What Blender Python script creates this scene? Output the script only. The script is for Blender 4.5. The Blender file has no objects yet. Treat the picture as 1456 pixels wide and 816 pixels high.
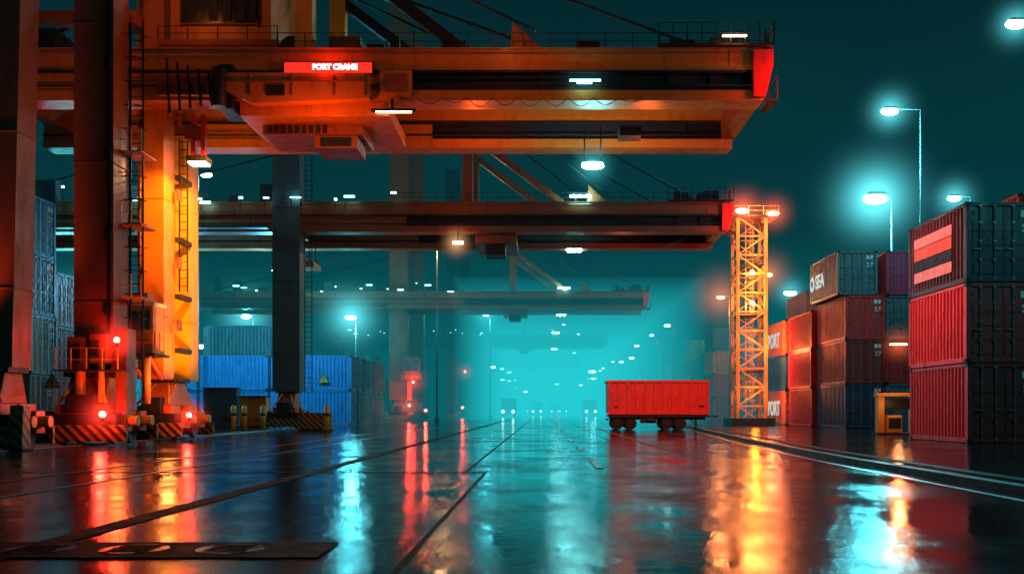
import bpy, bmesh, math, random
from mathutils import Vector, Matrix
random.seed(7)
S = bpy.context.scene
S.view_settings.view_transform = 'Standard'
S.view_settings.look = 'None'
S.view_settings.exposure = 0
COL = S.collection

# ------------------------------------------------------------------ materials
def nodes_of(m):
    m.use_nodes = True
    nt = m.node_tree
    nt.nodes.clear()
    return nt, nt.nodes, nt.links

def paint(name, base, rough=0.45, metal=0.0, dirt=0.55, scale=1.3, objcol=False, bump=0.08, spec=0.5, streak=True):
    m = bpy.data.materials.new(name)
    nt, N, L = nodes_of(m)
    out = N.new('ShaderNodeOutputMaterial')
    p = N.new('ShaderNodeBsdfPrincipled')
    L.new(p.outputs[0], out.inputs[0])
    geo = N.new('ShaderNodeNewGeometry')
    mp = N.new('ShaderNodeMapping')
    mp.inputs['Scale'].default_value = (1.0, 1.0, 0.35 if streak else 1.0)
    L.new(geo.outputs['Position'], mp.inputs['Vector'])
    n = N.new('ShaderNodeTexNoise'); n.inputs['Scale'].default_value = scale * 3.0
    n.inputs['Detail'].default_value = 6; n.inputs['Roughness'].default_value = 0.72
    L.new(mp.outputs[0], n.inputs['Vector'])
    r = N.new('ShaderNodeValToRGB')
    r.color_ramp.elements[0].position = 0.30; r.color_ramp.elements[0].color = (1-dirt, (1-dirt)*0.95, (1-dirt)*0.9, 1)
    r.color_ramp.elements[1].position = 0.60; r.color_ramp.elements[1].color = (1, 1, 1, 1)
    q = r.color_ramp.elements.new(0.43); q.color = (1-dirt*0.3, 1-dirt*0.33, 1-dirt*0.33, 1)
    L.new(n.outputs['Fac'], r.inputs[0])
    mx = N.new('ShaderNodeMixRGB'); mx.blend_type = 'MULTIPLY'; mx.inputs[0].default_value = 1
    if objcol:
        oi = N.new('ShaderNodeObjectInfo')
        L.new(oi.outputs['Color'], mx.inputs[1])
    else:
        mx.inputs[1].default_value = (*base, 1)
    L.new(r.outputs[0], mx.inputs[2])
    L.new(mx.outputs[0], p.inputs['Base Color'])
    mr = N.new('ShaderNodeMapRange')
    mr.inputs['From Min'].default_value = 0.3; mr.inputs['From Max'].default_value = 0.7
    mr.inputs['To Min'].default_value = min(1, rough + 0.2); mr.inputs['To Max'].default_value = max(0.05, rough - 0.1)
    L.new(n.outputs['Fac'], mr.inputs['Value'])
    L.new(mr.outputs[0], p.inputs['Roughness'])
    p.inputs['Metallic'].default_value = metal
    p.inputs['Specular IOR Level'].default_value = spec
    if bump:
        b = N.new('ShaderNodeBump'); b.inputs['Strength'].default_value = bump; b.inputs['Distance'].default_value = 0.02
        L.new(n.outputs['Fac'], b.inputs['Height']); L.new(b.outputs[0], p.inputs['Normal'])
    return m

def emit(name, col, strength):
    m = bpy.data.materials.new(name)
    nt, N, L = nodes_of(m)
    out = N.new('ShaderNodeOutputMaterial')
    e = N.new('ShaderNodeEmission'); e.inputs[0].default_value = (*col, 1); e.inputs[1].default_value = strength
    L.new(e.outputs[0], out.inputs[0])
    return m

def hazard(name):
    m = bpy.data.materials.new(name)
    nt, N, L = nodes_of(m)
    out = N.new('ShaderNodeOutputMaterial'); p = N.new('ShaderNodeBsdfPrincipled'); L.new(p.outputs[0], out.inputs[0])
    geo = N.new('ShaderNodeNewGeometry'); sx = N.new('ShaderNodeSeparateXYZ'); L.new(geo.outputs['Position'], sx.inputs[0])
    a = N.new('ShaderNodeMath'); a.operation = 'ADD'; L.new(sx.outputs[0], a.inputs[0]); L.new(sx.outputs[2], a.inputs[1])
    a2 = N.new('ShaderNodeMath'); a2.operation = 'ADD'; L.new(a.outputs[0], a2.inputs[0]); L.new(sx.outputs[1], a2.inputs[1])
    k = N.new('ShaderNodeMath'); k.operation = 'MULTIPLY'; k.inputs[1].default_value = 3.1; L.new(a2.outputs[0], k.inputs[0])
    f = N.new('ShaderNodeMath'); f.operation = 'FRACT'; L.new(k.outputs[0], f.inputs[0])
    g = N.new('ShaderNodeMath'); g.operation = 'GREATER_THAN'; g.inputs[1].default_value = 0.5; L.new(f.outputs[0], g.inputs[0])
    n = N.new('ShaderNodeTexNoise'); n.inputs['Scale'].default_value = 6; n.inputs['Detail'].default_value = 6; L.new(geo.outputs['Position'], n.inputs['Vector'])
    mx = N.new('ShaderNodeMixRGB'); mx.inputs[1].default_value = (0.015, 0.015, 0.015, 1); mx.inputs[2].default_value = (0.5, 0.28, 0.03, 1)
    L.new(g.outputs[0], mx.inputs[0])
    m2 = N.new('ShaderNodeMixRGB'); m2.blend_type = 'MULTIPLY'; m2.inputs[0].default_value = 1.0
    L.new(mx.outputs[0], m2.inputs[1]); L.new(n.outputs['Fac'], m2.inputs[2]); L.new(m2.outputs[0], p.inputs['Base Color'])
    p.inputs['Roughness'].default_value = 0.45
    return m

def ground_mat():
    m = bpy.data.materials.new('wet_asphalt')
    nt, N, L = nodes_of(m)
    out = N.new('ShaderNodeOutputMaterial'); p = N.new('ShaderNodeBsdfPrincipled'); L.new(p.outputs[0], out.inputs[0])
    geo = N.new('ShaderNodeNewGeometry')
    def noise(s, d=4, ro=0.6, sc=(1, 1, 1)):
        mp = N.new('ShaderNodeMapping'); mp.inputs['Scale'].default_value = sc
        L.new(geo.outputs['Position'], mp.inputs['Vector'])
        n = N.new('ShaderNodeTexNoise'); n.inputs['Scale'].default_value = s; n.inputs['Detail'].default_value = d
        n.inputs['Roughness'].default_value = ro
        L.new(mp.outputs[0], n.inputs['Vector']); return n
    big = noise(0.6, 6, 0.66, (1, 0.6, 1)); mid = noise(5.0, 4, 0.65); fine = noise(40, 2, 0.7)
    rr = N.new('ShaderNodeValToRGB')
    rr.color_ramp.elements[0].position = 0.38; rr.color_ramp.elements[0].color = (0.0,)*3 + (1,)
    rr.color_ramp.elements[1].position = 0.58; rr.color_ramp.elements[1].color = (1.0,)*3 + (1,)
    L.new(big.outputs['Fac'], rr.inputs[0])
    r1 = N.new('ShaderNodeMath'); r1.operation = 'MULTIPLY_ADD'; L.new(rr.outputs[0], r1.inputs[0]); r1.inputs[1].default_value = 0.075; r1.inputs[2].default_value = -0.02
    ad = N.new('ShaderNodeMath'); ad.operation = 'MULTIPLY_ADD'; L.new(mid.outputs['Fac'], ad.inputs[0]); ad.inputs[1].default_value = 0.12
    L.new(r1.outputs[0], ad.inputs[2])
    L.new(ad.outputs[0], p.inputs['Roughness'])
    cr = N.new('ShaderNodeValToRGB')
    cr.color_ramp.elements[0].position = 0.3; cr.color_ramp.elements[0].color = (0.004, 0.006, 0.007, 1)
    cr.color_ramp.elements[1].position = 0.75; cr.color_ramp.elements[1].color = (0.026, 0.028, 0.03, 1)
    L.new(mid.outputs['Fac'], cr.inputs[0]); L.new(cr.outputs[0], p.inputs['Base Color'])
    sp = N.new('ShaderNodeMapRange'); L.new(rr.outputs[0], sp.inputs['Value']); sp.inputs['To Min'].default_value = 0.12; sp.inputs['To Max'].default_value = 0.022
    L.new(sp.outputs[0], p.inputs['Specular IOR Level'])
    b = N.new('ShaderNodeBump'); b.inputs['Distance'].default_value = 0.006
    ms = N.new('ShaderNodeMath'); ms.operation = 'MULTIPLY_ADD'; ms.inputs[1].default_value = 0.5; ms.inputs[2].default_value = 0.03; L.new(rr.outputs[0], ms.inputs[0])
    L.new(ms.outputs[0], b.inputs['Strength']); L.new(fine.outputs['Fac'], b.inputs['Height'])
    b2 = N.new('ShaderNodeBump'); b2.inputs['Distance'].default_value = 0.02; b2.inputs['Strength'].default_value = 0.13
    L.new(mid.outputs['Fac'], b2.inputs['Height']); L.new(b.outputs[0], b2.inputs['Normal'])
    L.new(b2.outputs[0], p.inputs['Normal'])
    return m

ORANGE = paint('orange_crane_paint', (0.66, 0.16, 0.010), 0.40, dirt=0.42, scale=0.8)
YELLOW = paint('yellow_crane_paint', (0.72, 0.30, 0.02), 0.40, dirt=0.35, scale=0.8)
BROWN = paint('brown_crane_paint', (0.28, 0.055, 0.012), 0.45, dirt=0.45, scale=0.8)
DARK = paint('dark_steel', (0.018, 0.018, 0.022), 0.5, dirt=0.5, spec=0.3, bump=0)
TEALST = paint('blue_steel', (0.05, 0.08, 0.10), 0.45, dirt=0.45, scale=0.8)
STEEL = paint('galvanised_steel', (0.2, 0.21, 0.22), 0.4, metal=0.6, dirt=0.5, bump=0)
RED = paint('red_paint', (0.70, 0.025, 0.015), 0.4, dirt=0.5)
WHITE = paint('white_paint', (0.75, 0.74, 0.7), 0.5, dirt=0.6)
GLASS = paint('dark_glass', (0.02, 0.03, 0.035), 0.15, dirt=0.1, bump=0)
RUBBER = paint('tyre_rubber', (0.015, 0.015, 0.015), 0.7, dirt=0.4, spec=0.3, bump=0)
CPAINT = paint('container_paint', (1, 1, 1), 0.42, dirt=0.65, objcol=True, bump=0)
CONC = paint('concrete', (0.05, 0.05, 0.05), 0.5, dirt=0.6, streak=False, spec=0.10)
REDLINE = paint('red_road_paint', (0.4, 0.04, 0.02), 0.3, dirt=0.9, streak=False, scale=3, spec=0.12)
LANE = paint('worn_lane_paint', (0.22, 0.23, 0.23), 0.3, dirt=0.95, streak=False, scale=2.2, spec=0.12)
HAZ = hazard('hazard_stripes')
GROUND = ground_mat()
E_TEAL = emit('teal_lamp_glow', (0.5, 1.0, 1.0), 45)
E_TEALB = emit('teal_flood_glow', (0.25, 1.0, 1.0), 260)
E_TEAL_S = emit('teal_small_lamp', (0.25, 1.0, 1.0), 14)
E_HEAD = emit('headlight_glow', (0.6, 1.0, 1.0), 26)
E_TAIL = emit('tail_light_glow', (1.0, 0.06, 0.03), 20)
E_WARM = emit('warm_lamp_glow', (1.0, 0.55, 0.3), 30)
E_ORG = emit('orange_lamp_glow', (1.0, 0.25, 0.08), 60)
E_TOW = emit('streak_source_glow', (1.0, 0.38, 0.08), 1000)  # for the balls added on the tower, not for its top lamps
E_RED = emit('red_lamp_glow', (1.0, 0.03, 0.02), 160)
E_SIGNR = emit('red_sign_glow', (1.0, 0.02, 0.01), 1.8)
E_SIGNW = emit('white_sign_glow', (1.0, 0.8, 0.75), 8)
E_LOGO = emit('self_glowing_logo', (0.95, 0.95, 0.9), 0.7)  # logo paint made to glow; its brightness is put into emission

# ------------------------------------------------------------------ mesh builder
class MB:
    def __init__(s): s.v = []; s.f = []; s.m = []; s.mats = []; s.sm = []
    def mi(s, mat):
        if mat not in s.mats: s.mats.append(mat)
        return s.mats.index(mat)
    def box(s, x0, x1, y0, y1, z0, z1, mat):
        if x0 > x1: x0, x1 = x1, x0
        b = len(s.v)
        s.v += [(x0,y0,z0),(x1,y0,z0),(x1,y1,z0),(x0,y1,z0),(x0,y0,z1),(x1,y0,z1),(x1,y1,z1),(x0,y1,z1)]
        for q in ((0,3,2,1),(4,5,6,7),(0,1,5,4),(1,2,6,5),(2,3,7,6),(3,0,4,7)):
            s.f.append([b+i for i in q]); s.m.append(s.mi(mat)); s.sm.append(False)
    def prism(s, pts, a0, a1, axis, mat):
        n = len(pts); b = len(s.v)
        for a in (a0, a1):
            for (u, w) in pts:
                s.v.append({'x': (a, u, w), 'y': (u, a, w), 'z': (u, w, a)}[axis])
        s.f.append([b+i for i in range(n)]); s.f.append([b+n+i for i in reversed(range(n))])
        for i in range(n):
            j = (i+1) % n; s.f.append([b+i, b+n+i, b+n+j, b+j])
        k = s.mi(mat); s.m += [k]*(n+2); s.sm += [False]*(n+2)
    def tube(s, p1, p2, r, mat, n=8, r2=None, up=None):
        p1 = Vector(p1); p2 = Vector(p2); d = (p2-p1).normalized(); r2 = r if r2 is None else r2
        u = d.orthogonal().normalized() if up is None else Vector(up).cross(d).normalized()
        w = d.cross(u); b = len(s.v); ph = math.pi/4 if n == 4 else 0
        for (p, rr) in ((p1, r), (p2, r2)):
            for i in range(n):
                a = 2*math.pi*i/n + ph
                s.v.append(tuple(p + (u*math.cos(a) + w*math.sin(a))*rr))
        for i in range(n):
            j = (i+1) % n; s.f.append([b+i, b+j, b+n+j, b+n+i]); s.sm.append(n > 6)
        s.f.append([b+i for i in reversed(range(n))]); s.f.append([b+n+i for i in range(n)]); s.sm += [False, False]
        s.m += [s.mi(mat)]*(n+2)
    def beam(s, p1, p2, w, mat):
        d = Vector(p2)-Vector(p1)
        up = (0, 0, 1) if abs(d.normalized().z) < 0.95 else (0, 1, 0)
        s.tube(p1, p2, w*0.7071, mat, n=4, up=up)
    def ball(s, c, r, mat, n=10, sc=(1, 1, 1)):
        b = len(s.v); rings = n//2
        s.v.append((c[0], c[1], c[2]+r*sc[2]))
        for i in range(1, rings):
            t = math.pi*i/rings
            for j in range(n):
                a = 2*math.pi*j/n
                s.v.append((c[0]+r*sc[0]*math.sin(t)*math.cos(a), c[1]+r*sc[1]*math.sin(t)*math.sin(a), c[2]+r*sc[2]*math.cos(t)))
        s.v.append((c[0], c[1], c[2]-r*sc[2])); e = len(s.v)-1
        k = s.mi(mat)
        for j in range(n):
            s.f.append([b, b+1+j, b+1+(j+1) % n]); s.m.append(k); s.sm.append(True)
            s.f.append([e, b+1+(rings-2)*n+(j+1) % n, b+1+(rings-2)*n+j]); s.m.append(k); s.sm.append(True)
        for i in range(rings-2):
            for j in range(n):
                q = b+1+i*n
                s.f.append([q+j, q+n+j, q+n+(j+1) % n, q+(j+1) % n]); s.m.append(k); s.sm.append(True)
    def quad(s, a, b_, c, d, mat):
        b = len(s.v); s.v += [a, b_, c, d]; s.f.append([b, b+1, b+2, b+3]); s.m.append(s.mi(mat)); s.sm.append(False)
    def railing(s, x0, x1, y, z, h=0.55, mat=None, step=0.9, t=0.035):
        mat = mat or DARK
        n = max(1, int(abs(x1-x0)/step))
        for i in range(n+1):
            x = x0+(x1-x0)*i/n
            s.box(x-t/2, x+t/2, y-t/2, y+t/2, z, z+h, mat)
        for k in (0.5, 1.0):
            s.box(min(x0, x1), max(x0, x1), y-t*0.4, y+t*0.4, z+h*k-t*0.5, z+h*k, mat)
    def railing_y(s, x, y0, y1, z, h=0.55, mat=None, step=0.9, t=0.035):
        mat = mat or DARK
        n = max(1, int(abs(y1-y0)/step))
        for i in range(n+1):
            y = y0+(y1-y0)*i/n
            s.box(x-t/2, x+t/2, y-t/2, y+t/2, z, z+h, mat)
        for k in (0.5, 1.0):
            s.box(x-t*0.4, x+t*0.4, y0, y1, z+h*k-t*0.5, z+h*k, mat)
    def ladder(s, x, y, z0, z1, w=0.42, mat=None, cage=True):
        mat = mat or STEEL
        for sx in (-w/2, w/2): s.box(x+sx-0.025, x+sx+0.025, y-0.025, y+0.025, z0, z1, mat)
        z = z0+0.2
        while z < z1:
            s.box(x-w/2, x+w/2, y-0.015, y+0.015, z, z+0.03, mat); z += 0.3
        if cage:
            z = z0+1.8
            while z < z1:
                pts = [(x+0.36*math.cos(a), y-0.06-0.36*math.sin(a)) for a in [math.pi*i/6 for i in range(7)]]
                for i in range(6): s.beam((pts[i][0], pts[i][1], z), (pts[i+1][0], pts[i+1][1], z), 0.03, mat)
                z += 0.75
            for a in (0.5, math.pi/2, math.pi-0.5):
                s.beam((x+0.36*math.cos(a), y-0.06-0.36*math.sin(a), z0+1.8), (x+0.36*math.cos(a), y-0.06-0.36*math.sin(a), z1), 0.03, mat)
    def mesh(s, name):
        me = bpy.data.meshes.new(name); me.from_pydata(s.v, [], s.f)
        for m in s.mats: me.materials.append(m)
        me.polygons.foreach_set('material_index', s.m); me.polygons.foreach_set('use_smooth', s.sm)
        me.update(); return me
    def obj(s, name, parent=None, bevel=0):
        o = bpy.data.objects.new(name, s.mesh(name)); COL.objects.link(o)
        if parent: o.parent = parent
        if bevel:
            b = o.modifiers.new('bevel', 'BEVEL'); b.width = bevel; b.segments = 2; b.limit_method = 'ANGLE'
        return o

def empty(name, loc=(0, 0, 0)):
    o = bpy.data.objects.new(name, None); COL.objects.link(o); o.location = loc; return o

def point(parent, loc, col, power, r=0.15, name='point_light'):
    l = bpy.data.lights.new(name, 'POINT'); l.color = col; l.energy = power; l.shadow_soft_size = r
    o = bpy.data.objects.new(name, l); COL.objects.link(o); o.location = loc
    if parent: o.parent = parent
    return o

def spot(parent, loc, target, col, power, ang=60, r=0.15, name='spot_light'):
    l = bpy.data.lights.new(name, 'SPOT'); l.color = col; l.energy = power; l.shadow_soft_size = r
    l.spot_size = math.radians(ang); l.spot_blend = 0.6
    o = bpy.data.objects.new(name, l); COL.objects.link(o); o.location = loc
    o.rotation_euler = (Vector(target)-Vector(loc)).to_track_quat('-Z', 'Y').to_euler()
    if parent: o.parent = parent
    return o

_ms = {}
def glow_mat(col, inten, R, power=4):
    key = (col, round(inten/R, 4), power)
    if key in _ms: return _ms[key]
    m = bpy.data.materials.new('lamp_halo'); nt, N, L = nodes_of(m)  # halo around a lamp, put in as the volume's own emission
    out = N.new('ShaderNodeOutputMaterial'); e = N.new('ShaderNodeEmission'); e.inputs[0].default_value = (*col, 1)
    tc = N.new('ShaderNodeTexCoord'); ln = N.new('ShaderNodeVectorMath'); ln.operation = 'LENGTH'
    L.new(tc.outputs['Object'], ln.inputs[0])
    su = N.new('ShaderNodeMath'); su.operation = 'SUBTRACT'; su.use_clamp = True; su.inputs[0].default_value = 1; L.new(ln.outputs['Value'], su.inputs[1])
    pw = N.new('ShaderNodeMath'); pw.operation = 'POWER'; pw.inputs[1].default_value = power; L.new(su.outputs[0], pw.inputs[0])
    mu = N.new('ShaderNodeMath'); mu.operation = 'MULTIPLY'; mu.inputs[1].default_value = inten*(power+1)/(2*R); L.new(pw.outputs[0], mu.inputs[0])
    L.new(mu.outputs[0], e.inputs[1]); L.new(e.outputs[0], out.inputs['Volume'])
    _ms[key] = m; return m
def mist_glow(parent, loc, R, col, inten, power=4, scale=(1, 1, 1), name='mist_glow'):
    mb = MB(); mb.ball((0, 0, 0), 1.0, glow_mat(col, inten, R, power), 12)
    o = mb.obj(name, parent); o.location = loc; o.scale = (R*scale[0], R*scale[1], R*scale[2]); return o

TEAL = (0.10, 0.85, 1.0); ORG = (1.0, 0.25, 0.06); WARM = (1.0, 0.5, 0.2); REDC = (1.0, 0.04, 0.02)

# ------------------------------------------------------------------ ground
g = MB(); g.box(-1500, 1500, -60, 2500, -0.5, 0.0, GROUND); g.obj('ground')
def sheet(name, x0, x1, y0, y1, z, mat, parent=None):
    m = MB(); m.box(x0, x1, y0, y1, z-0.003, z, mat); return m.obj(name, parent)
JT = paint('joint_sealant', (0.006, 0.006, 0.007), 0.6, dirt=0.2, streak=False, spec=0.06, bump=0)
jt = empty('expansion_joint'); j = MB()
j.box(-0.98, -0.935, 4, 16.7, 0.001, 0.005, JT)
for (yy, ww, xa, xb) in ((16.7, 0.16, -9, -0.935), (34, 0.10, -12, 2.4), (66, 0.2, -12, 9)):
    j.box(xa, xb, yy, yy+ww, 0.001, 0.0045, JT)
j.box(-1.33, -1.28, 16.9, 240, 0.001, 0.005, JT)
j.box(2.4, 2.43, 34, 240, 0.001, 0.005, JT)
j.obj('joint_strips', jt)
tr = empty('crane_rail_track'); t = MB()
for x in (-14.6, -13.9):
    t.box(x-0.2, x+0.2, 3, 300, 0.001, 0.006, JT); t.box(x-0.04, x+0.04, 3, 300, 0.006, 0.035, STEEL)
t.obj('rails', tr)
sheet('cable_trench_cover', -4.02, -3.78, 3, 260, 0.008, JT)
dr = empty('drain_cover'); d = MB(); d.box(-5.4, -1.6, 7.0, 7.8, 0.009, 0.012, JT)
LID = paint('wet_iron_lid', (0.02, 0.02, 0.02), 0.2, dirt=0.5, streak=False, scale=4, spec=0.12)
for i in range(4):
    d.tube((-4.5+i*0.72, 7.4, 0.012), (-4.5+i*0.72, 7.4, 0.017), 0.25, LID, 32)
    for k in range(-3, 4): d.box(-4.5+i*0.72-0.16, -4.5+i*0.72+0.16, 7.4+k*0.06-0.01, 7.4+k*0.06+0.01, 0.017, 0.02, JT)
d.obj('lid', dr)
kp = [(5.9, 3), (6.05, 12), (6.2, 20), (6.7, 30), (8.0, 47), (10.5, 75), (12.2, 110), (13, 260)]
kb = MB()
for (a, b) in zip(kp[:-1], kp[1:]):
    kb.prism([(a[0], a[1]), (a[0]+0.2, a[1]), (b[0]+0.2, b[1]), (b[0], b[1])], 0.0, 0.10, 'z', CONC)
kb.obj('kerb', None)
rl = MB()
for (a, b) in zip(kp[:-1], kp[1:]):
    for (o1, o2, mt) in ((-0.5, -0.38, REDLINE), (1.1, 1.4, JT)):
        rl.prism([(a[0]+o1, a[1]), (a[0]+o2, a[1]), (b[0]+o2, b[1]), (b[0]+o1, b[1])], 0.005, 0.009, 'z', mt)
rl.obj('painted_edge_line')
for (a, b, c, dd, mt) in [(3.3, 3.42, 24.5, 60, REDLINE), (-8.0, -7.9, 14, 200, REDLINE), (-6.6, -6.48, 10, 200, LANE)]:
    sheet('painted_line', a, b, c, dd, 0.009, mt)
lm = MB(); y = 18
while y < 200: lm.box(1.0, 1.14, y, y+3, 0.005, 0.009, LANE); y += 8
lm.obj('lane_marking')

# ------------------------------------------------------------------ containers
def container_mesh(Ln, H=2.6, W=2.44):
    m = MB(); hw = W/2; hl = Ln/2; P = CPAINT
    for sx in (-1, 1):
        for sy in (-1, 1):
            x = sx*(hw-0.08); y = sy*(hl-0.08)
            m.box(x-0.08, x+0.08, y-0.08, y+0.08, 0.001, H-0.001, P)
            for z in (0.0, H-0.13): m.box(x-0.09, x+0.09, y-0.09, y+0.09, z, z+0.13, DARK)
        m.box(sx*(hw-0.06)-0.055, sx*(hw-0.06)+0.055, -hl+0.16, hl-0.16, 0.02, 0.17, P)
        m.box(sx*(hw-0.05)-0.045, sx*(hw-0.05)+0.045, -hl+0.16, hl-0.16, H-0.11, H-0.012, P)
        y = -hl+0.17; pts = []; a = hw-0.01; b = hw-0.09
        while y < hl-0.3:
            pts += [(a, y), (a, y+0.09), (b, y+0.14), (b, y+0.23)]; y += 0.28
        pts.append((a, hl-0.17))
        for (p, q) in zip(pts[:-1], pts[1:]):
            m.quad((sx*p[0], p[1], 0.17), (sx*q[0], q[1], 0.17), (sx*q[0], q[1], H-0.11), (sx*p[0], p[1], H-0.11), P)
    x = -hw+0.17; pts = []
    while x < hw-0.3:
        pts += [(x, hl-0.02), (x+0.09, hl-0.02), (x+0.13, hl-0.07), (x+0.21, hl-0.07)]; x += 0.25
    pts.append((hw-0.16, hl-0.02))
    for (p, q) in zip(pts[:-1], pts[1:]):
        m.quad((p[0], p[1], 0.17), (q[0], q[1], 0.17), (q[0], q[1], H-0.11), (p[0], p[1], H-0.11), P)
    for sy in (-1, 1):
        m.box(-hw+0.16, hw-0.16, sy*(hl-0.07)-0.06, sy*(hl-0.07)+0.06, 0.02, 0.17, P)
        m.box(-hw+0.16, hw-0.16, sy*(hl-0.07)-0.06, sy*(hl-0.07)+0.06, H-0.13, H-0.012, P)
    m.box(-hw+0.1, hw-0.1, -hl+0.1, hl-0.1, H-0.06, H-0.03, P)
    m.box(-hw+0.1, hw-0.1, -hl+0.1, hl-0.1, 0.1, 0.16, DARK)
    yf = -hl+0.09
    for sx in (-1, 1):
        x0, x1 = (0.012, hw-0.17) if sx > 0 else (-hw+0.17, -0.012)
        m.box(x0, x1, yf-0.03, yf+0.03, 0.18, H-0.14, P)
        z = 0.28
        while z < H-0.6:
            m.box(x0+0.05, x1-0.05, yf-0.055, yf-0.03, z, z+0.33, P); z += 0.46
        for k in (0.28, 0.72):
            xr = x0+(x1-x0)*k
            m.tube((xr, yf-0.09, 0.08), (xr, yf-0.09, H-0.06), 0.024, STEEL, 6)
            for z in (0.1, 0.7, 1.3, 1.9, H-0.16): m.box(xr-0.05, xr+0.05, yf-0.115, yf-0.056, z, z+0.06, STEEL)
            m.box(xr-0.2 if k < .5 else xr, xr if k < .5 else xr+0.2, yf-0.13, yf-0.1, 1.05, 1.09, STEEL)
        for z in (0.3, 0.9, 1.6, 2.2):
            xe = sx*(hw-0.2); m.box(xe-0.06, xe+0.06, yf-0.075, yf-0.03, z, z+0.09, DARK)
    m.box(0.55, 0.95, yf-0.062, yf-0.0555, H-0.5, H-0.28, WHITE)
    m.box(0.6, 0.95, yf-0.062, yf-0.0555, H-0.82, H-0.72, WHITE)
    m.box(0.6, 0.85, yf-0.062, yf-0.0555, H-0.98, H-0.9, WHITE)
    return m.mesh('container_shell_%g' % Ln)
CM = {}
def container(xc, yc, z, col, Ln=6.06, rot=0, H=2.6, flip=False):
    k = (Ln, H)
    if k not in CM: CM[k] = container_mesh(Ln, H)
    o = bpy.data.objects.new('shipping_container', CM[k]); COL.objects.link(o)
    o.location = (xc+random.uniform(-.04, .04), yc+random.uniform(-.07, .07), z+0.004)
    o.rotation_euler = (0, 0, math.radians(rot + (180 if flip else 0)))
    v = random.uniform(0.75, 1.15)
    o.color = (col[0]*v, col[1]*v, col[2]*v, 1); return o
cR = (0.64, 0.03, 0.025); cDR = (0.32, 0.025, 0.02); cB = (0.015, 0.18, 0.42); cDB = (0.015, 0.05, 0.10)
cT = (0.04, 0.34, 0.38); cG = (0.06, 0.15, 0.17); cO = (0.80, 0.22, 0.02); cGr = (0.3, 0.33, 0.33); cP = (0.50, 0.04, 0.10)
W = 2.44
def txt(parent_c, body, xw, yw, zw, size, mat):
    c = bpy.data.curves.new('lettering', 'FONT'); c.body = body; c.size = size; c.extrude = 0.008; c.offset = size*0.03
    c.materials.append(mat)
    o = bpy.data.objects.new('lettering', c); COL.objects.link(o)
    wm = Matrix.Translation((xw, yw, zw)) @ Matrix.Rotation(-math.pi/2, 4, 'Z') @ Matrix.Rotation(math.pi/2, 4, 'X')
    o.parent = parent_c
    loc = Matrix.Translation(parent_c.location) @ parent_c.rotation_euler.to_matrix().to_4x4()
    o.matrix_local = loc.inverted() @ wm
    return o
def child_mesh(m, name, parent_c):
    o = m.obj(name, parent_c)
    loc = Matrix.Translation(parent_c.location) @ parent_c.rotation_euler.to_matrix().to_4x4()
    o.matrix_local = loc.inverted(); return o

for i, c in enumerate([cDR, cR, (0.07, 0.04, 0.045)]):
    o = container(13.8+W/2, 34.4, i*2.61, c, 5.0)
    if i == 2:
        m = MB()
        m.box(13.735, 13.755, 33.0, 36.3, 6.95, 7.30, WHITE); m.box(13.735, 13.755, 33.0, 36.3, 6.5, 6.92, ORANGE)
        m.box(13.735, 13.755, 33.0, 36.3, 6.1, 6.47, DARK); m.box(13.735, 13.755, 33.0, 36.3, 5.70, 6.07, WHITE)
        child_mesh(m, 'side_logo_panel', o)
for c in range(1, 3):
    for i in range(3): container(13.8+W/2+c*2.52, 34.6, i*2.61, [cDB, cG, cB][(i+c) % 3], 5.0)
for i in range(3): container(21.8, 45.5, i*2.61, [cB, cDR, cG][i])
container(21.8, 45.5, 3*2.61, cR)
B = [[cDB, cDR, cR, cG], [cG, cR, cG, cP], [cDB, cR, cDR, cT], [cG, cDB, cG, cR]]
for c in range(4):
    for i in range(4):
        dx = 0 if (c == 0 and i == 3) else 0.5
        o = container(18.0+dx+W/2+c*2.5, 63, i*2.7, B[c][i], H=2.69)
        if c == 0 and i == 3:
            txt(o, 'SEA', 17.935, 64.5, 9.0, 1.2, E_LOGO)
            m = MB(); m.tube((17.94, 65.3, 9.4), (17.96, 65.3, 9.4), 0.5, E_LOGO, 20); m.tube((17.92, 65.3, 9.4), (17.94, 65.3, 9.4), 0.22, DARK, 16)
            child_mesh(m, 'round_logo', o)
for i, c in enumerate([cR, cR, cR]): container(18.15+W/2, 69.4, i*2.61, c)
for i, c in enumerate([cO, cB, cO]):
    o = container(18.15+W/2, 76.2, i*2.61, c)
    if i != 1: txt(o, 'PORT', 18.08, 78.6, i*2.61+0.75, 1.5, E_LOGO)
for c in range(1, 4):
    for i in range(4): container(18.15+W/2+c*2.5, 70.5, i*2.61, random.choice([cDR, cG, cDB, cR]))
    for i in range(4): container(18.15+W/2+c*2.5, 80, i*2.61, random.choice([cDR, cG, cDB, cR]))
for (x, y, n) in [(20.6, 114, 4), (20.6, 121, 3), (20.8, 133, 4), (23.3, 114, 4), (20.5, 150, 3), (21, 165, 4), (20, 190, 3), (24, 150, 4)]:
    for i in range(n): container(x, y, i*2.61, random.choice([cR, cR, cO, cG, cT]))
for i in range(4): container(-23.4-6.06, 46.2, i*2.75, [cDB, cG, cDB, cB][i], 12.19, 90, H=2.74)
for i in range(3): container(-23.7-6.06, 49.2, i*2.61, cDR, 12.19, 90)
for r in range(6):
    cols = [[cB, cB], [cDB, cB], [cT, cDB], [cB, cT], [cDB, cR], [cT, cR]][r]
    for i in range(2): container(-14.3-3.03, 75.3+r*2.55, i*2.61, cols[i], 6.06, 90)
for i in range(2): container(-20.6-3.03, 75.3, i*2.61, cB, 6.06, 90); container(-27-3.03, 76, i*2.61, cT, 6.06, 90)
container(-20.7-3.03, 79, 5.22, cG, 6.06, 90); container(-20.7-3.03, 79, 2.61, cG, 6.06, 90); container(-20.7-3.03, 79, 0, cG, 6.06, 90)
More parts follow.
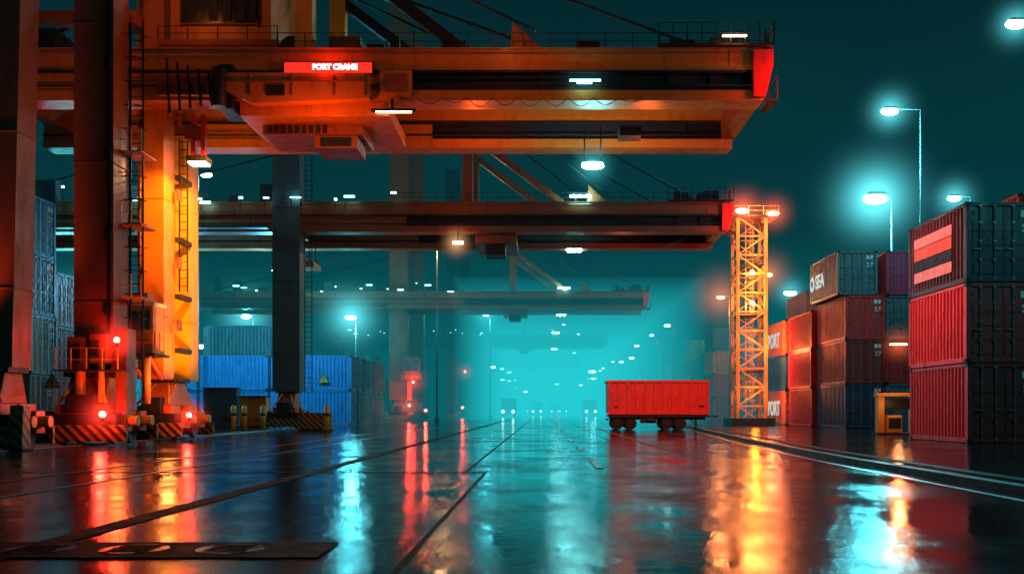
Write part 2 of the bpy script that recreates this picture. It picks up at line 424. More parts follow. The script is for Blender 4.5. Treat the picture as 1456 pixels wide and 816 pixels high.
for i in range(3): container(-36, 66, i*2.61, [cT, cGr, cT][i], 6.06, 90)
for i in range(4): container(-30, 118, i*2.61, random.choice([cB, cG, cT]), 12.19, 90)
for (x, y, n) in [(-21, 118, 3), (-21, 135, 2), (-20, 160, 3), (-28, 150, 3)]:
    for i in range(n): container(x, y, i*2.61, random.choice([cB, cG, cT, cDR]))

# ------------------------------------------------------------------ warning signs
def warn_sign(x, y, z, s=0.35, post=True):
    r = empty('warning_sign'); m = MB()
    if post: m.tube((x, y+0.05, 0), (x, y+0.05, z+s), 0.03, STEEL)
    m.prism([(x-s, z-s*0.6), (x+s, z-s*0.6), (x, z+s*1.1)], y-0.01, y+0.01, 'y', DARK)
    k = 0.8; m.prism([(x-s*k, z-s*0.48), (x+s*k, z-s*0.48), (x, z+s*0.86)], y-0.018, y-0.011, 'y', YELLOW)
    m.box(x-0.03, x+0.03, y-0.026, y-0.019, z-s*0.12, z+s*0.45, DARK); m.box(x-0.03, x+0.03, y-0.026, y-0.019, z-s*0.35, z-s*0.22, DARK)
    m.obj('plate', r)
warn_sign(-16.35, 73.9, 3.4, 0.45, False)
warn_sign(-16.4, 33, 2.0, 0.3)
warn_sign(-16.3, 37, 2.1, 0.25)

# ------------------------------------------------------------------ cranes
def bogie(mb, x, y, paintm, w=1.35, L=1.5):
    mb.box(x-w*0.75, x+w*0.75, y-L, y+L, 0.45, 0.95, DARK)
    for sy in (-1, 1):
        mb.box(x-w, x+w, y+sy*(L+0.08)-0.07, y+sy*(L+0.08)+0.07, 0.12, 0.62, HAZ)
        mb.box(x-w*0.55, x+w*0.55, y+sy*L*0.55-0.45, y+sy*L*0.55+0.45, 0.952, 1.25, paintm)
        for sx in (-1, 1):
            mb.tube((x+sx*w*0.55-0.09, y+sy*L*0.55, 0.36), (x+sx*w*0.55+0.09, y+sy*L*0.55, 0.36), 0.34, STEEL, 20)
            mb.tube((x+sx*w*0.75, y+sy*L*0.5, 0.75), (x+sx*(w*0.75+0.45), y+sy*L*0.5, 0.75), 0.17, YELLOW, 12)
            mb.box(x+sx*w*0.755, x+sx*(w*0.75+0.16), y+sy*L*0.5-0.25, y+sy*L*0.5+0.25, 0.42, 1.05, paintm)
    mb.prism([(y-L*0.8, 1.252), (y+L*0.8, 1.252), (y+0.45, 2.1), (y-0.45, 2.1)], x-w*0.42, x+w*0.42, 'x', paintm)
    mb.box(x-w*0.55, x+w*0.55, y-0.55, y+0.55, 2.102, 2.25, DARK)
    for k in range(-2, 3):
        mb.tube((x+k*w*0.2, y-0.59, 2.17), (x+k*w*0.2, y-0.55, 2.17), 0.04, STEEL, 6)
    mb.box(x-w*0.3, x+w*0.3, y-L-0.05, y-L*0.75, 0.97, 1.55, DARK)
    mb.tube((x-w*0.5, y-L*0.9, 1.3), (x-w*0.2, y-0.56, 2.05), 0.05, YELLOW, 6); mb.tube((x+w*0.5, y-L*0.9, 1.3), (x+w*0.2, y-0.56, 2.05), 0.05, YELLOW, 6)

def leg(mb, x, y, w, dpt, z0, z1, mat, dx=0):
    hw = w/2; hd = dpt/2
    v = [(x-hw, y-hd, z0), (x+hw, y-hd, z0), (x+hw, y+hd, z0), (x-hw, y+hd, z0)]
    u = [(a+dx, b, z1) for (a, b, _) in v]
    for i in range(4):
        k = (i+1) % 4; mb.quad(v[i], v[k], u[k], u[i], mat)
    mb.quad(*u, mat); mb.quad(*reversed(v), mat)
    z = z0+2.2
    while z < z1-0.5:
        f = (z-z0)/(z1-z0)*dx
        mb.box(x+f-hw-0.03, x+f+hw+0.03, y-hd-0.03, y+hd+0.03, z, z+0.05, mat)
        z += 4.3

def girder(mb, x0, x1, y, zb, zt, xs, w=0.95, mat=None):
    mat = mat or ORANGE
    hw = w/2; H = zt-zb
    mb.box(x0, x1, y-hw, y+hw, zt-H*0.40, zt, mat)
    mb.box(x0, x1, y-hw-0.03, y+hw+0.03, zb, zb+H*0.2, mat)
    mb.box(xs, x1-0.05, y-hw+0.22, y+hw-0.22, zb+H*0.2, zt-H*0.4, DARK)
    mb.box(x0, xs, y-hw+0.03, y+hw-0.03, zb+H*0.2, zt-H*0.4, mat)
    mb.box(x0, x1, y-hw-0.05, y+hw+0.05, zt-0.001, zt+0.04, mat)
    x = x0+0.6
    while x < x1:
        mb.box(x, x+0.04, y-hw-0.014, y+hw+0.014, zt-H*0.395, zt-0.02, mat); x += 2.15
    x = xs
    while x < x1:
        mb.box(x, x+0.06, y-hw+0.14, y+hw-0.14, zb+H*0.2, zt-H*0.4, DARK); x += 1.45
    mb.tube((x0, y-hw-0.06, zb+H*0.28), (x1-0.3, y-hw-0.06, zb+H*0.28), 0.03, DARK, 6)
    mb.box(x0, x1-0.6, y-hw-0.1, y-hw-0.03, zt-H*0.47, zt-H*0.42, DARK)
    mb.tube((x0, y-hw-0.07, zt-0.12), (x1, y-hw-0.07, zt-0.12), 0.018, STEEL, 6)

ZB, ZT = 11.6, 13.35
def crane(y1, y2, x0, x1, xs, mast, main, hi=18.5):
    root = empty('gantry_crane', (0, 0, 0))
    m = MB()
    for y in (y1, y2):
        girder(m, x0, x1 if y == y1 else x1+0.1, y, ZB, ZT, xs, mat=main)
    m.prism([(x1-0.35, ZB+0.1), (x1+0.05, ZB+0.1), (x1+0.32, ZT-0.55), (x1+0.32, ZT-0.05), (x1-0.35, ZT-0.05)], y1-0.6, y1+0.6, 'y', RED)
    m.box(x1-0.35, x1+0.2, y1+0.6, y2-0.48, ZB+0.35, ZT-0.5, BROWN)
    for x in (x0+1, (x0+x1)*0.5-3): m.box(x, x+0.5, y1+0.48, y2-0.48, ZB+0.4, ZT-0.3, main)
    m.obj('girders', root)
    r = MB()
    r.railing(-9, x1+0.2, y1-0.4, ZT+0.04); r.railing(-9, x1+0.2, y2+0.4, ZT+0.04)
    r.box(x1-3.6, x1+0.3, y1-0.75, y2+0.75, ZT+0.05, ZT+0.11, DARK)
    r.railing(x1-3.6, x1+0.3, y1-0.75, ZT+0.11, 0.7, step=0.45); r.railing(x1-3.6, x1+0.3, y2+0.75, ZT+0.11, 0.7)
    r.railing_y(x1+0.3, y1-0.75, y2+0.75, ZT+0.11, 0.7)
    for k in (0.6, 1.1, 1.5, 2.4, 2.9): r.box(x1-k-0.25, x1-k+0.12, y1-0.2, y1+0.5, ZT+0.11, ZT+0.11+random.uniform(0.3, 0.75), DARK)
    r.box(x1+0.1, x1+0.45, y1-0.6, y1+0.6, ZB-0.05, ZB+0.02, DARK)
    r.railing_y(x1+0.45, y1-0.6, y1+0.6, ZB+0.02, 0.8); r.box(x1+0.05, x1+0.1, y1-0.5, y1-0.45, ZB, ZT+0.7, DARK)
    r.obj('walkway_railing', root)
    s = MB()
    for y in (y1+0.2, y2-0.2):
        s.box(mast-0.3, mast+0.3, y-0.3, y+0.3, ZT+0.04, hi, YELLOW if y1 < 40 else main)
        s.beam((mast, y, ZT+4.3), (mast+5.6, y, ZT+0.1), 0.38, DARK if y1 < 40 else BROWN)
        s.tube((mast, y, hi), (mast+13.2, y, ZT+0.5), 0.06, DARK)
        s.tube((mast, y, hi-0.6), (mast+8.0, y, ZT+0.9), 0.05, DARK)
        s.tube((mast, y, hi), (x0+2, y, ZT+0.2), 0.06, DARK)
        s.prism([(mast+7.1, ZT+0.04), (mast+8.4, ZT+0.04), (mast+7.2, ZT+1.15)], y-0.12, y+0.12, 'y', BROWN)
        s.prism([(mast+12.7, ZT+0.04), (mast+13.6, ZT+0.04), (mast+13.3, ZT+0.65)], y-0.1, y+0.1, 'y', BROWN)
    s.box(mast-0.2, mast+0.2, y1+0.5, y2-0.5, hi-0.5, hi-0.1, main)
    s.obj('mast_and_stays', root)
    return root

c1 = crane(34, 40, -20, 7.55, -4.4, -8.2, ORANGE, hi=18.6)
m = MB()
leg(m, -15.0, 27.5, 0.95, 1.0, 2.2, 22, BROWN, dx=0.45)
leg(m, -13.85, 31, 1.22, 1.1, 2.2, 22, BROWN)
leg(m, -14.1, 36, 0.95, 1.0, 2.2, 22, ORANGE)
leg(m, -13.9, 38.2, 0.85, 0.9, 2.2, 11.59, YELLOW)
m.obj('legs', c1, 0.02)
m = MB()
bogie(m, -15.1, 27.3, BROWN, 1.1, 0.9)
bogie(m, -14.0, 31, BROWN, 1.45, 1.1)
bogie(m, -14.0, 36.9, ORANGE, 1.15, 1.6)
m.obj('bogies', c1, 0.015)
m = MB()
m.ladder(-13.0, 31.6, 2.2, 13.5, mat=DARK); m.ladder(-13.42, 36.9, 5.5, 11.2, 0.3, mat=DARK, cage=False)
for z in (4.6, 6.9, 9.2):
    m.box(-13.25, -12.6, 31.0, 32.2, z, z+0.05, YELLOW); m.railing(-13.25, -12.6, 31.0, z+0.05, 0.7, YELLOW, 0.3)
for z in (3.2, 5.2, 7.3, 9.6):
    m.box(-13.6, -13.38, 36.5, 37.7, z, z+0.18, DARK)
for dx in (0, 0.09, 0.18):
    m.tube((-13.4+dx*0.4, 30.42, 2.3), (-13.4+dx*0.4, 30.42, 20), 0.022, DARK, 6)
    m.tube((-14.45+dx*0.6, 35.46, 2.3), (-14.45+dx*0.6, 35.46, 20), 0.02, BROWN, 6)
for z in (4.0, 6.3, 8.8, 11.6):
    m.box(-13.5, -13.28, 30.36, 30.44, z, z+0.32, DARK); m.box(-14.5, -14.34, 35.40, 35.48, z-0.4, z-0.1, DARK)
    m.box(-13.42, -13.36, 36.2, 36.6, z, z+0.4, BROWN)
m.obj('ladders', c1)
m = MB()
cx, cy = -14.15, 34.9
m.box(cx-0.9, cx+0.75, cy-0.8, cy+0.6, 2.95, 3.05, DARK)
m.box(cx-0.45, cx+0.55, cy-0.45, cy+0.5, 3.052, 4.75, ORANGE)
m.box(cx-0.36, cx+0.05, cy-0.47, cy-0.452, 3.9, 4.55, GLASS); m.box(cx+0.12, cx+0.46, cy-0.47, cy-0.452, 3.9, 4.55, GLASS)
m.box(cx-0.55, cx+0.65, cy-0.55, cy+0.55, 4.752, 4.85, WHITE); m.box(cx-0.2, cx+0.3, cy-0.3, cy+0.3, 4.852, 5.2, ORANGE)
m.railing(cx-0.9, cx+0.75, cy-0.8, 3.052, 0.75, YELLOW, 0.35); m.railing_y(cx+0.75, cy-0.8, cy+0.6, 3.052, 0.75, YELLOW, 0.35)
for xx in (cx-0.8, cx-0.2, cx+0.5): m.beam((xx, cy-0.7, 2.95), (xx, cy+0.5, 2.2), 0.1, ORANGE)
m.tube((cx-0.3, cy-0.65, 1.3), (cx-0.3, cy-0.65, 2.9), 0.12, YELLOW, 12); m.tube((cx+0.4, cy-0.65, 1.3), (cx+0.4, cy-0.65, 2.9), 0.15, ORANGE, 12)
m.box(-14.45, -13.9, 29.98, 30.43, 2.3, 3.3, BROWN); m.box(-13.75, -13.25, 29.95, 30.43, 2.5, 3.4, BROWN)
m.box(-13.7, -13.45, 29.9, 29.948, 2.7, 3.2, DARK); m.box(-14.35, -14.05, 29.93, 29.978, 2.5, 3.1, DARK)
m.tube((-14.15, 30.2, 1.3), (-14.15, 30.2, 2.3), 0.16, ORANGE, 12); m.tube((-13.5, 30.2, 1.3), (-13.5, 30.2, 2.5), 0.1, YELLOW, 10)
m.box(-13.2, -12.85, 30.5, 31.2, 1.0, 3.6, BROWN); m.railing(-14.7, -12.8, 29.75, 2.26, 0.7, YELLOW, 0.38); m.box(-14.75, -12.75, 29.7, 30.45, 2.26, 2.299, DARK)
m.obj('drive_cabin', c1, 0.02)
m = MB()
m.prism([(-10.7, 12.38), (-5.8, 12.38), (-5.8, 11.5), (-9.7, 11.35), (-10.7, 11.8)], 33.0, 33.42, 'y', ORANGE)
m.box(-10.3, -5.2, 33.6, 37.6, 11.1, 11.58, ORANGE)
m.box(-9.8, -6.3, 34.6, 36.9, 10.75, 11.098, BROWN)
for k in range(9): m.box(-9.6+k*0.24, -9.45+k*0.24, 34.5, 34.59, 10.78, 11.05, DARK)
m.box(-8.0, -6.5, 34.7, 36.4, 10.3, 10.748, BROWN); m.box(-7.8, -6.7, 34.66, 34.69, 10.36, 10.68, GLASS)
m.box(-10.9, -10.4, 33.1, 34.6, 11.2, 12.7, DARK)
m.box(-13.0, -10.9, 33.2, 33.48, 11.7, 12.1, BROWN)
for k in range(6): m.tube((-12.6+k*0.35, 33.1, 12.9-0.12*k), (-12.5+k*0.35, 33.1, 11.0+0.1*k), 0.05, DARK, 6)
m.tube((-10.8, 32.95, 12.5), (-10.8, 32.95, 11.2), 0.25, DARK, 14)
for x in (-9.8, -8.4, -7, -5.95): m.box(x, x+0.06, 32.95, 32.998, 11.6, 12.3, BROWN)
m.box(-10.6, -5.9, 32.93, 32.998, 12.05, 12.1, BROWN); m.box(-9.2, -8.6, 32.94, 32.998, 11.6, 11.95, DARK)
m.box(-5.5, -4.4, 33.40, 33.5, 11.7, 12.6, ORANGE); m.box(-5.3, -4.6, 33.36, 33.398, 11.85, 12.45, BROWN)
for k in range(9):
    xa = -4.2+k*0.85; xb = xa+0.85; pr = None; sag = random.uniform(0.15, 0.36)
    for q in range(7):
        f = q/6; p = (xa+(xb-xa)*f, 33.25, ZB+0.02-sag*math.sin(math.pi*f))
        if pr: m.beam(pr, p, 0.025, DARK)
        pr = p
m.obj('trolley', c1, 0.02)
m = MB()
m.box(-12.6, -11.9, 34.9, 35.6, 9.9, 10.1, DARK); m.box(-12.5, -12.35, 35.1, 35.3, 10.1, 11.6, RED); m.box(-12.15, -12.0, 35.1, 35.3, 10.1, 11.6, RED)
m.box(-12.7, -12.2, 35.0, 35.4, 10.7, 11.2, BROWN); m.box(-12.55, -11.95, 34.95, 35.5, 9.84, 9.898, E_WARM)
m.box(2.9, 3.7, 36.5, 37.3, 11.25, 11.6, DARK)
m.obj('hanging_equipment', c1)
m = MB()
m.box(-13.3, -9.7, 35.3, 39.3, 14.1, 17.4, ORANGE); m.box(-12.9, -10.2, 35.24, 35.298, 14.9, 15.9, GLASS)
m.box(-12.9, -10.2, 35.2, 35.298, 14.85, 14.898, BROWN); m.box(-12.95, -12.902, 35.2, 35.298, 14.8, 17, BROWN); m.box(-10.198, -10.15, 35.2, 35.298, 14.8, 17, BROWN)
m.box(-13.5, -9.3, 34.6, 39.4, 13.9, 14.09, BROWN); m.railing(-13.5, -9.3, 34.65, 14.09, 0.5)
m.box(-13.5, -13.1, 34.7, 39.3, 13.4, 13.898, ORANGE); m.box(-9.8, -9.4, 34.7, 39.3, 13.4, 13.898, ORANGE)
for k in range(4): m.box(-11.9+k*0.5, -11.6+k*0.5, 35.2, 35.235, 15.0, 15.8, DARK)
m.box(-19.5, -13.9, 33.7, 34.3, 14.3, 14.75, BROWN); m.box(-18.2, -16.6, 33.6, 35.2, 13.42, 14.1, DARK); m.railing(-20, -14.4, 33.55, 13.42, 0.6)
m.tube((-8.9, 35.0, 13.95), (-8.9, 38.5, 13.95), 0.42, DARK, 16); m.box(-7.4, -6.3, 34.2, 35.4, 13.42, 14.05, BROWN); m.box(-6.1, -5.5, 34.4, 35.2, 13.42, 13.85, DARK)
m.box(-5.2, -4.9, 33.9, 34.2, 13.42, 13.95, DARK); m.tube((-3.4, 34.0, 13.6), (-2.6, 34.0, 13.6), 0.18, DARK, 12)
m.box(1.2, 2.0, 33.8, 34.3, 13.42, 13.75, DARK); m.beam((-8.2, 34.2, 17.6), (-13.3, 35.6, 17.4), 0.3, BROWN)
m.obj('machine_house', c1)
m = MB(); m.box(-8.7, -5.75, 33.30, 33.38, 12.50, 12.82, E_SIGNR); m.box(-8.76, -5.69, 33.382, 33.46, 12.44, 12.88, DARK); m.obj('lit_sign', c1)
cc = bpy.data.curves.new('sign_lettering', 'FONT'); cc.body = 'PORT CRANE'; cc.size = 0.25; cc.extrude = 0.01; cc.offset = 0.008; cc.materials.append(E_SIGNW)
o = bpy.data.objects.new('sign_lettering', cc); COL.objects.link(o); o.parent = c1; o.location = (-7.75, 33.28, 12.58); o.rotation_euler = (math.pi/2, 0, 0)
point(c1, (-7.2, 32.9, 12.66), REDC, 40, 0.2)
m = MB()
m.ball((1.9, 36.6, 10.15), 0.42, E_TEALB, 16, (1, 0.5, 0.3)); m.box(1.5, 2.3, 36.5, 36.7, 10.25, 10.34, DARK); m.tube((1.6, 36.6, 10.3), (1.6, 36.6, 11.6), 0.03, DARK); m.tube((2.2, 36.6, 10.3), (2.2, 36.6, 11.6), 0.03, DARK)
m.box(0.95, 2.0, 33.30, 33.42, 12.22, 12.25, E_TEAL_S); m.box(1.2, 1.7, 33.2, 33.3, 12.1, 12.13, E_TEAL_S)
m.box(-5.6, -4.4, 33.25, 33.35, 11.13, 11.16, E_WARM); m.box(-5.75, -4.25, 33.22, 33.38, 11.162, 11.24, DARK); m.box(-5.1, -5.0, 33.28, 33.34, 11.24, 11.6, DARK)
m.box(6.1, 6.9, 33.1, 33.2, ZT+0.3, ZT+0.33, E_WARM)
m.obj('flood_lamps', c1)
mist_glow(c1, (1.9, 36.6, 10.15), 1.4, (0.1, 0.85, 0.9), 0.5)
point(c1, (1.9, 36.6, 9.8), TEAL, 60)
point(c1, (-12.25, 35.2, 9.6), WARM, 200)
spot(c1, (-10.2, 33.9, 10.2), (-14, 37.2, 7.4), (1.0, 0.36, 0.03), 9000, 60, 0.3)
spot(c1, (-11.5, 34.6, 1.6), (-14, 38.0, 6.0), (1.0, 0.42, 0.03), 2300, 75, 0.2)
point(c1, (-7.4, 32.2, 10.0), (1.0, 0.19, 0.015), 240, 0.4)
point(c1, (-2.5, 37.0, 10.5), (1.0, 0.10, 0.015), 190, 0.4)
point(c1, (4.0, 37.0, 10.6), (1.0, 0.10, 0.015), 180, 0.4)
point(c1, (8.7, 33.0, 12.0), (1.0, 0.05, 0.02), 380, 0.2)
point(c1, (-1, 30.5, 14.6), (1.0, 0.18, 0.015), 150, 0.4)
point(c1, (-12.5, 32.5, 15.6), (1.0, 0.22, 0.02), 85, 0.4)
spot(c1, (-16.2, 26.5, 3.0), (-13.5, 31.5, 13.0), (1.0, 0.18, 0.03), 800, 70, 0.3)
spot(c1, (7.6, 33.0, 11.3), (14, 35.0, 3.6), (1.0, 0.07, 0.03), 4600, 60, 0.3)  # added spot without a fixture, reddens the right container stack
spot(c1, (7.0, 39.4, 11.3), (6.6, 55.6, 1.6), (1.0, 0.20, 0.10), 11500, 30, 0.3)  # added spot without a fixture, brightens the trailer side
def beacon(root, x, y, z, pw=70, R=0.8, it=1.2, s=1):
    m = MB(); m.ball((x, y, z), 0.1*s, E_RED, 12); m.tube((x, y, z-0.18*s), (x, y, z-0.08*s), 0.06*s, DARK); m.box(x-0.09*s, x+0.09*s, y-0.02, y+0.25*s, z-0.24*s, z-0.18*s, DARK)
    m.obj('beacon', root); point(root, (x, y-0.25*s, z), REDC, pw, 0.1)
    if R: mist_glow(root, (x, y, z), R, (1, 0.04, 0.02), it)
beacon(c1, -13.2, 29.6, 0.95, 85, 1.2, 1.5, 1.0); beacon(c1, -12.9, 29.9, 3.2, 45, 1.1, 1.3, 0.9); beacon(c1, -12.5, 34.9, 0.9, 65, 1.0, 1.2, 0.9)
point(c1, (-12.9, 34.0, 2.2), (1.0, 0.3, 0.06), 120, 0.2)
point(c1, (-12.6, 29.2, 2.0), (1.0, 0.22, 0.04), 60, 0.2)

def back_crane(y1, y2, xend, mast, legx, legys, lw, main, lt, legtop, lights=True):
    r = crane(y1, y2, -36, xend, -8, mast, main, hi=21)
    m = MB(); b = MB()
    for y in legys:
        leg(m, legx, y, lw, lw*0.9, 2.2, legtop, lt); bogie(b, legx, y, main, 1.2, 1.3)
    m.obj('legs', r); b.obj('bogies', r)
    q = MB()
    q.box(-36, legx-1, y1-1.4, y1-0.58, ZB+0.1, ZB+0.2, DARK); q.railing(-36, legx-1, y1-1.4, ZB+0.2, 0.8)
    q.ladder(legx+lw/2+0.35, legys[0], 2.2, legtop-2, mat=DARK, cage=False)
    q.box(-4, -1.5, y1+0.5, y2-0.5, ZB-0.5, ZB-0.02, BROWN); q.box(-3.4, -2.2, y1+1, y2-3, ZB-1.1, ZB-0.502, DARK)
    for k in range(9):
        xx = legx-19+k*2.2+random.uniform(-.6, .6); q.box(xx, xx+random.uniform(0.5, 1.4), y1-0.3, y1+0.3, ZT+0.05, ZT+random.uniform(0.4, 1.4), DARK)
    q.obj('walkway', r)
    if lights:
        l = MB()
        for k in range(15):
            xx = legx-17+k*1.6+random.uniform(-.8, .8); zz = ZT+0.1+random.uniform(-.3, .7)
            l.box(xx, xx+random.choice([0.12, 0.2, 0.3, 0.6]), y1-1.1, y1-1.0, zz, zz+random.choice([0.05, 0.09, 0.12]), E_TEAL_S)
            l.box(xx+0.04, xx+0.08, y1-1.05, y1-1.0, ZT-0.6, zz, DARK)
        l.box(1.7, 2.9, y1-0.62, y1-0.55, ZT+0.28, ZT+0.40, E_TEALB)
        l.box(1.7, 2.6, y2, y2+0.2, ZB-0.12, ZB-0.03, E_TEALB)
        l.obj('flood_lamps', r)
        point(r, (legx-9, y1-3, ZT+2.0), TEAL, 900, 0.3)
    return r
c2 = back_crane(58.6, 64.5, 11.0, -4.4, -15.0, (58.5,), 1.6, BROWN, TEALST, 19)
point(c2, (5.0, 61.0, 10.0), (1.0, 0.12, 0.03), 110, 0.4); point(c2, (12.0, 57.5, 12.0), (1.0, 0.06, 0.02), 400, 0.3)
point(c2, (-5.0, 54.0, 14.5), (1.0, 0.12, 0.03), 80, 0.4)
mist_glow(c2, (-5.0, 57.8, 10.9), 1.5, WARM, 0.8); m = MB(); m.box(-5.2, -4.6, 57.7, 57.9, 10.85, 10.97, E_WARM); m.box(-4.95, -4.85, 57.75, 57.85, 10.97, 11.6, DARK)
m.ball((-17.5, 65.0, 10.3), 0.3, E_TEAL, 14, (1, .6, .35)); m.tube((-17.5, 65, 10.4), (-17.5, 65, 11.6), 0.04, DARK); m.ball((-24.5, 65.0, 10.3), 0.3, E_TEAL, 14, (1, .6, .35)); m.tube((-24.5, 65, 10.4), (-24.5, 65, 11.6), 0.04, DARK)  # teal lamps added to brighten the blue containers
m.box(-16.6, -14.0, 60.5, 62.5, 9.9, 10.2, ORANGE); m.box(-15.8, -14.8, 60.8, 62.2, 10.2, 10.7, DARK)
for (xx, yy) in ((-16.3, 60.7), (-14.3, 60.7), (-16.3, 62.3), (-14.3, 62.3)): m.tube((xx, yy, 10.2), (xx*0.98-0.3, yy, 12.0), 0.03, DARK, 6)
m.obj('hanging_and_fill_lamps', c2)
point(c2, (-17.5, 65.5, 9.3), (0.10, 0.65, 1.0), 4300, 0.3); point(c2, (-24.5, 65.5, 9.3), (0.10, 0.68, 1.0), 3600, 0.3)  # fill light of the added teal lamps
c3 = back_crane(102, 108, 10.8, -3.0, -15.0, (104, 118), 1.9, BROWN, BROWN, 46)
for (x, z) in ((-13.6, 1.6), (-11.9, 1.1), (-13.2, 4.0)): beacon(c3, x, 101.2, z, 220, 2.2 if z > 1.3 else 0, 1.2, 1.3)
m = MB(); m.box(-14.2, -12.6, 101.6, 103, 4.2, 6.6, BROWN); m.railing(-14.4, -12.4, 101.4, 4.2, 0.8, YELLOW); m.box(-14.4, -12.4, 101.3, 103, 4.1, 4.2, DARK); m.box(-13.9, -13.5, 102, 103, 2.2, 4.1, ORANGE)
m.box(-14.0, -13.5, 101.55, 101.6, 5.2, 6.2, GLASS); m.box(-13.3, -12.8, 101.55, 101.6, 5.2, 6.2, GLASS); m.obj('drive_cabin', c3)
c4 = back_crane(160, 167, 10.5, -3.0, -14.5, (160, 182), 2.1, TEALST, TEALST, 40)
beacon(c4, -12.2, 157, 7.3, 400, 2.4, 1.2, 1.6); beacon(c4, -12.6, 157, 1.6, 400, 0, 1.2, 2.0)
c5 = back_crane(230, 238, 9, -3.0, -14.5, (232, 246), 2.1, TEALST, TEALST, 30, False)

# ------------------------------------------------------------------ street lamps
def street_lamp(x, y, z, arm=1.2, col=TEAL, em=None, power=0, R=0, it=0.8, s=1.0, pw=5):
    em = em or E_TEAL; r = empty('street_lamp'); m = MB()
    px = x+arm
    m.tube((px, y, 0), (px, y, z+0.15), 0.10, STEEL, 10, r2=0.05); m.tube((px, y, 0), (px, y, 0.5), 0.22, CONC, 10)
    m.tube((px, y, z+0.1), (x, y, z+0.14), 0.04, STEEL, 6)
    m.prism([(x-0.4*s, z+0.07*s), (x+0.4*s, z+0.07*s), (x+0.22*s, z+0.17*s), (x-0.22*s, z+0.17*s)], y-0.2*s, y+0.2*s, 'y', DARK)
    m.ball((x, y, z-0.04*s), 0.42*s, em, 12, (1, 0.6, 0.38))
    m.obj('pole_and_head', r)
    if power: point(r, (x, y, z-0.6*s), col, power, 0.3)
    if R: mist_glow(r, (x, y, z), R, (0.12, 0.76, 0.84) if col == TEAL else col, it, pw)
    return r
street_lamp(30.5, 90, 20.5, 1.5, power=14000, R=11, it=2.6, s=2.8, pw=8)
street_lamp(24.75, 70, 22.35, 2.2, power=8000, R=4.5, it=1.6, s=1.5, pw=8)
street_lamp(37.7, 90, 20.5, 1.5, power=5000, R=4.5, it=1.3, s=1.5, pw=6)
street_lamp(30.3, 120, 15.45, 1.2, power=3500, R=5, it=1.6, s=1.9, pw=6)
street_lamp(33.5, 125, 14.6, 1.2, s=1.3)
street_lamp(24.1, 50, 20.7, 3.5, power=5000, R=3.2, it=1.1, s=1.3, pw=8)
street_lamp(20.0, 21, 13, -1.5, power=1500)
street_lamp(18.2, 100, 12.6, 0.9, col=ORG, em=E_ORG, power=1800, R=5.5, it=1.1)
street_lamp(20.7, 90, 13.5, -0.9, col=ORG, em=E_ORG, power=1800, R=4.0, it=1.0)
street_lamp(-18.4, 95, 10.1, 0.5, power=2500, R=6, it=2.0, s=1.3)
street_lamp(-33, 110, 11.6, 0.8, power=2500, R=7, it=2.0, s=1.3)
street_lamp(-33.7, 70, 14.0, 0.7, power=2500)
street_lamp(-34.3, 71, 7.8, 0.7, power=2500, R=5.5, it=2.2, s=1.6)
street_lamp(-38, 110, 8.3, 0.8, s=1.4)
street_lamp(-24.5, 72, 18.3, -0.6)
street_lamp(-8.9, 88, 16.5, -0.45, col=WARM, em=E_WARM, power=900)
street_lamp(-7.9, 140, 14.7, 0.6, power=1500, R=4, it=1.2)
street_lamp(10.8, 210, 9.5, 0.6, power=1500, s=2)
y = 117
while y < 330:
    street_lamp(15.2+random.uniform(-.5, .5), y, 11+random.uniform(-.8, .8), 0.8, s=random.uniform(0.7, 1.2)); y += random.uniform(15, 25)
y = 190
while y < 400:
    street_lamp(-9+random.uniform(-1.5, 1.5), y, 11+random.uniform(-2, 1.2), -0.8, s=random.uniform(0.9, 1.6)); y += random.uniform(20, 45)
for (x, y, z) in ((2.5, 260, 14), (4.5, 290, 9), (9, 270, 17), (6, 240, 12), (1, 300, 21), (12, 320, 26), (7.5, 330, 30), (-4, 250, 6), (9, 225, 7), (12.5, 240, 9)):
    street_lamp(x, y, z, 0.9, s=random.uniform(0.9, 1.7))

# ------------------------------------------------------------------ lattice tower
lt = empty('lattice_tower'); m = MB()
X0, X1, Y0, Y1, HT = 14.75, 16.85, 74, 76.1, 15.6
for (x, y) in ((X0, Y0), (X1, Y0), (X0, Y1), (X1, Y1)):
    m.box(x-0.12, x+0.12, y-0.12, y+0.12, 0, HT, YELLOW)
nb = 11
for i in range(nb):
    za = HT*i/nb; zb = HT*(i+1)/nb
    for k, (a, b) in enumerate((((X0, Y0), (X1, Y0)), ((X0, Y1), (X1, Y1)), ((X0, Y0), (X0, Y1)), ((X1, Y0), (X1, Y1)))):
        m.beam((*a, zb), (*b, zb), 0.1, YELLOW)
        if (i+k) % 2: m.beam((*a, za), (*b, zb), 0.08, YELLOW)
        else: m.beam((*b, za), (*a, zb), 0.08, YELLOW)
m.box(X0-0.4, X1+0.9, Y0-0.3, Y1+0.3, HT, HT+0.1, DARK); m.railing(X0-0.4, X1+0.9, Y0-0.3, HT+0.1, 0.7, YELLOW)
m.ladder(15.8, 75, 0, HT, 0.5, YELLOW)
for z in (4.0, 8.2, 12): m.box(X0, X1, Y0, Y1, z, z+0.06, DARK)
m.box(X0-0.6, X1+0.6, Y0-0.6, Y1+0.6, 0.004, 0.5, CONC)
m.obj('lattice', lt)
m = MB(); m.ball((15.0, 73.7, HT+0.4), 0.5, E_ORG, 14, (1, .5, .4)); m.ball((17.3, 73.7, HT+0.2), 0.5, E_ORG, 14, (1, .5, .3))
for z in (9.1, 11.4): m.ball((15.8, 73.7, z), 0.12, E_TOW, 10, (1.2, 1, 1))  # glowing balls added to throw the orange streak on the ground
m.obj('lamps', lt)
for z in (2.5, 6.5, 10, 13.5): point(lt, (15.9, 73.2, z), (1.0, 0.22, 0.012), 270, 0.2)  # added points without fixtures, light the lattice orange
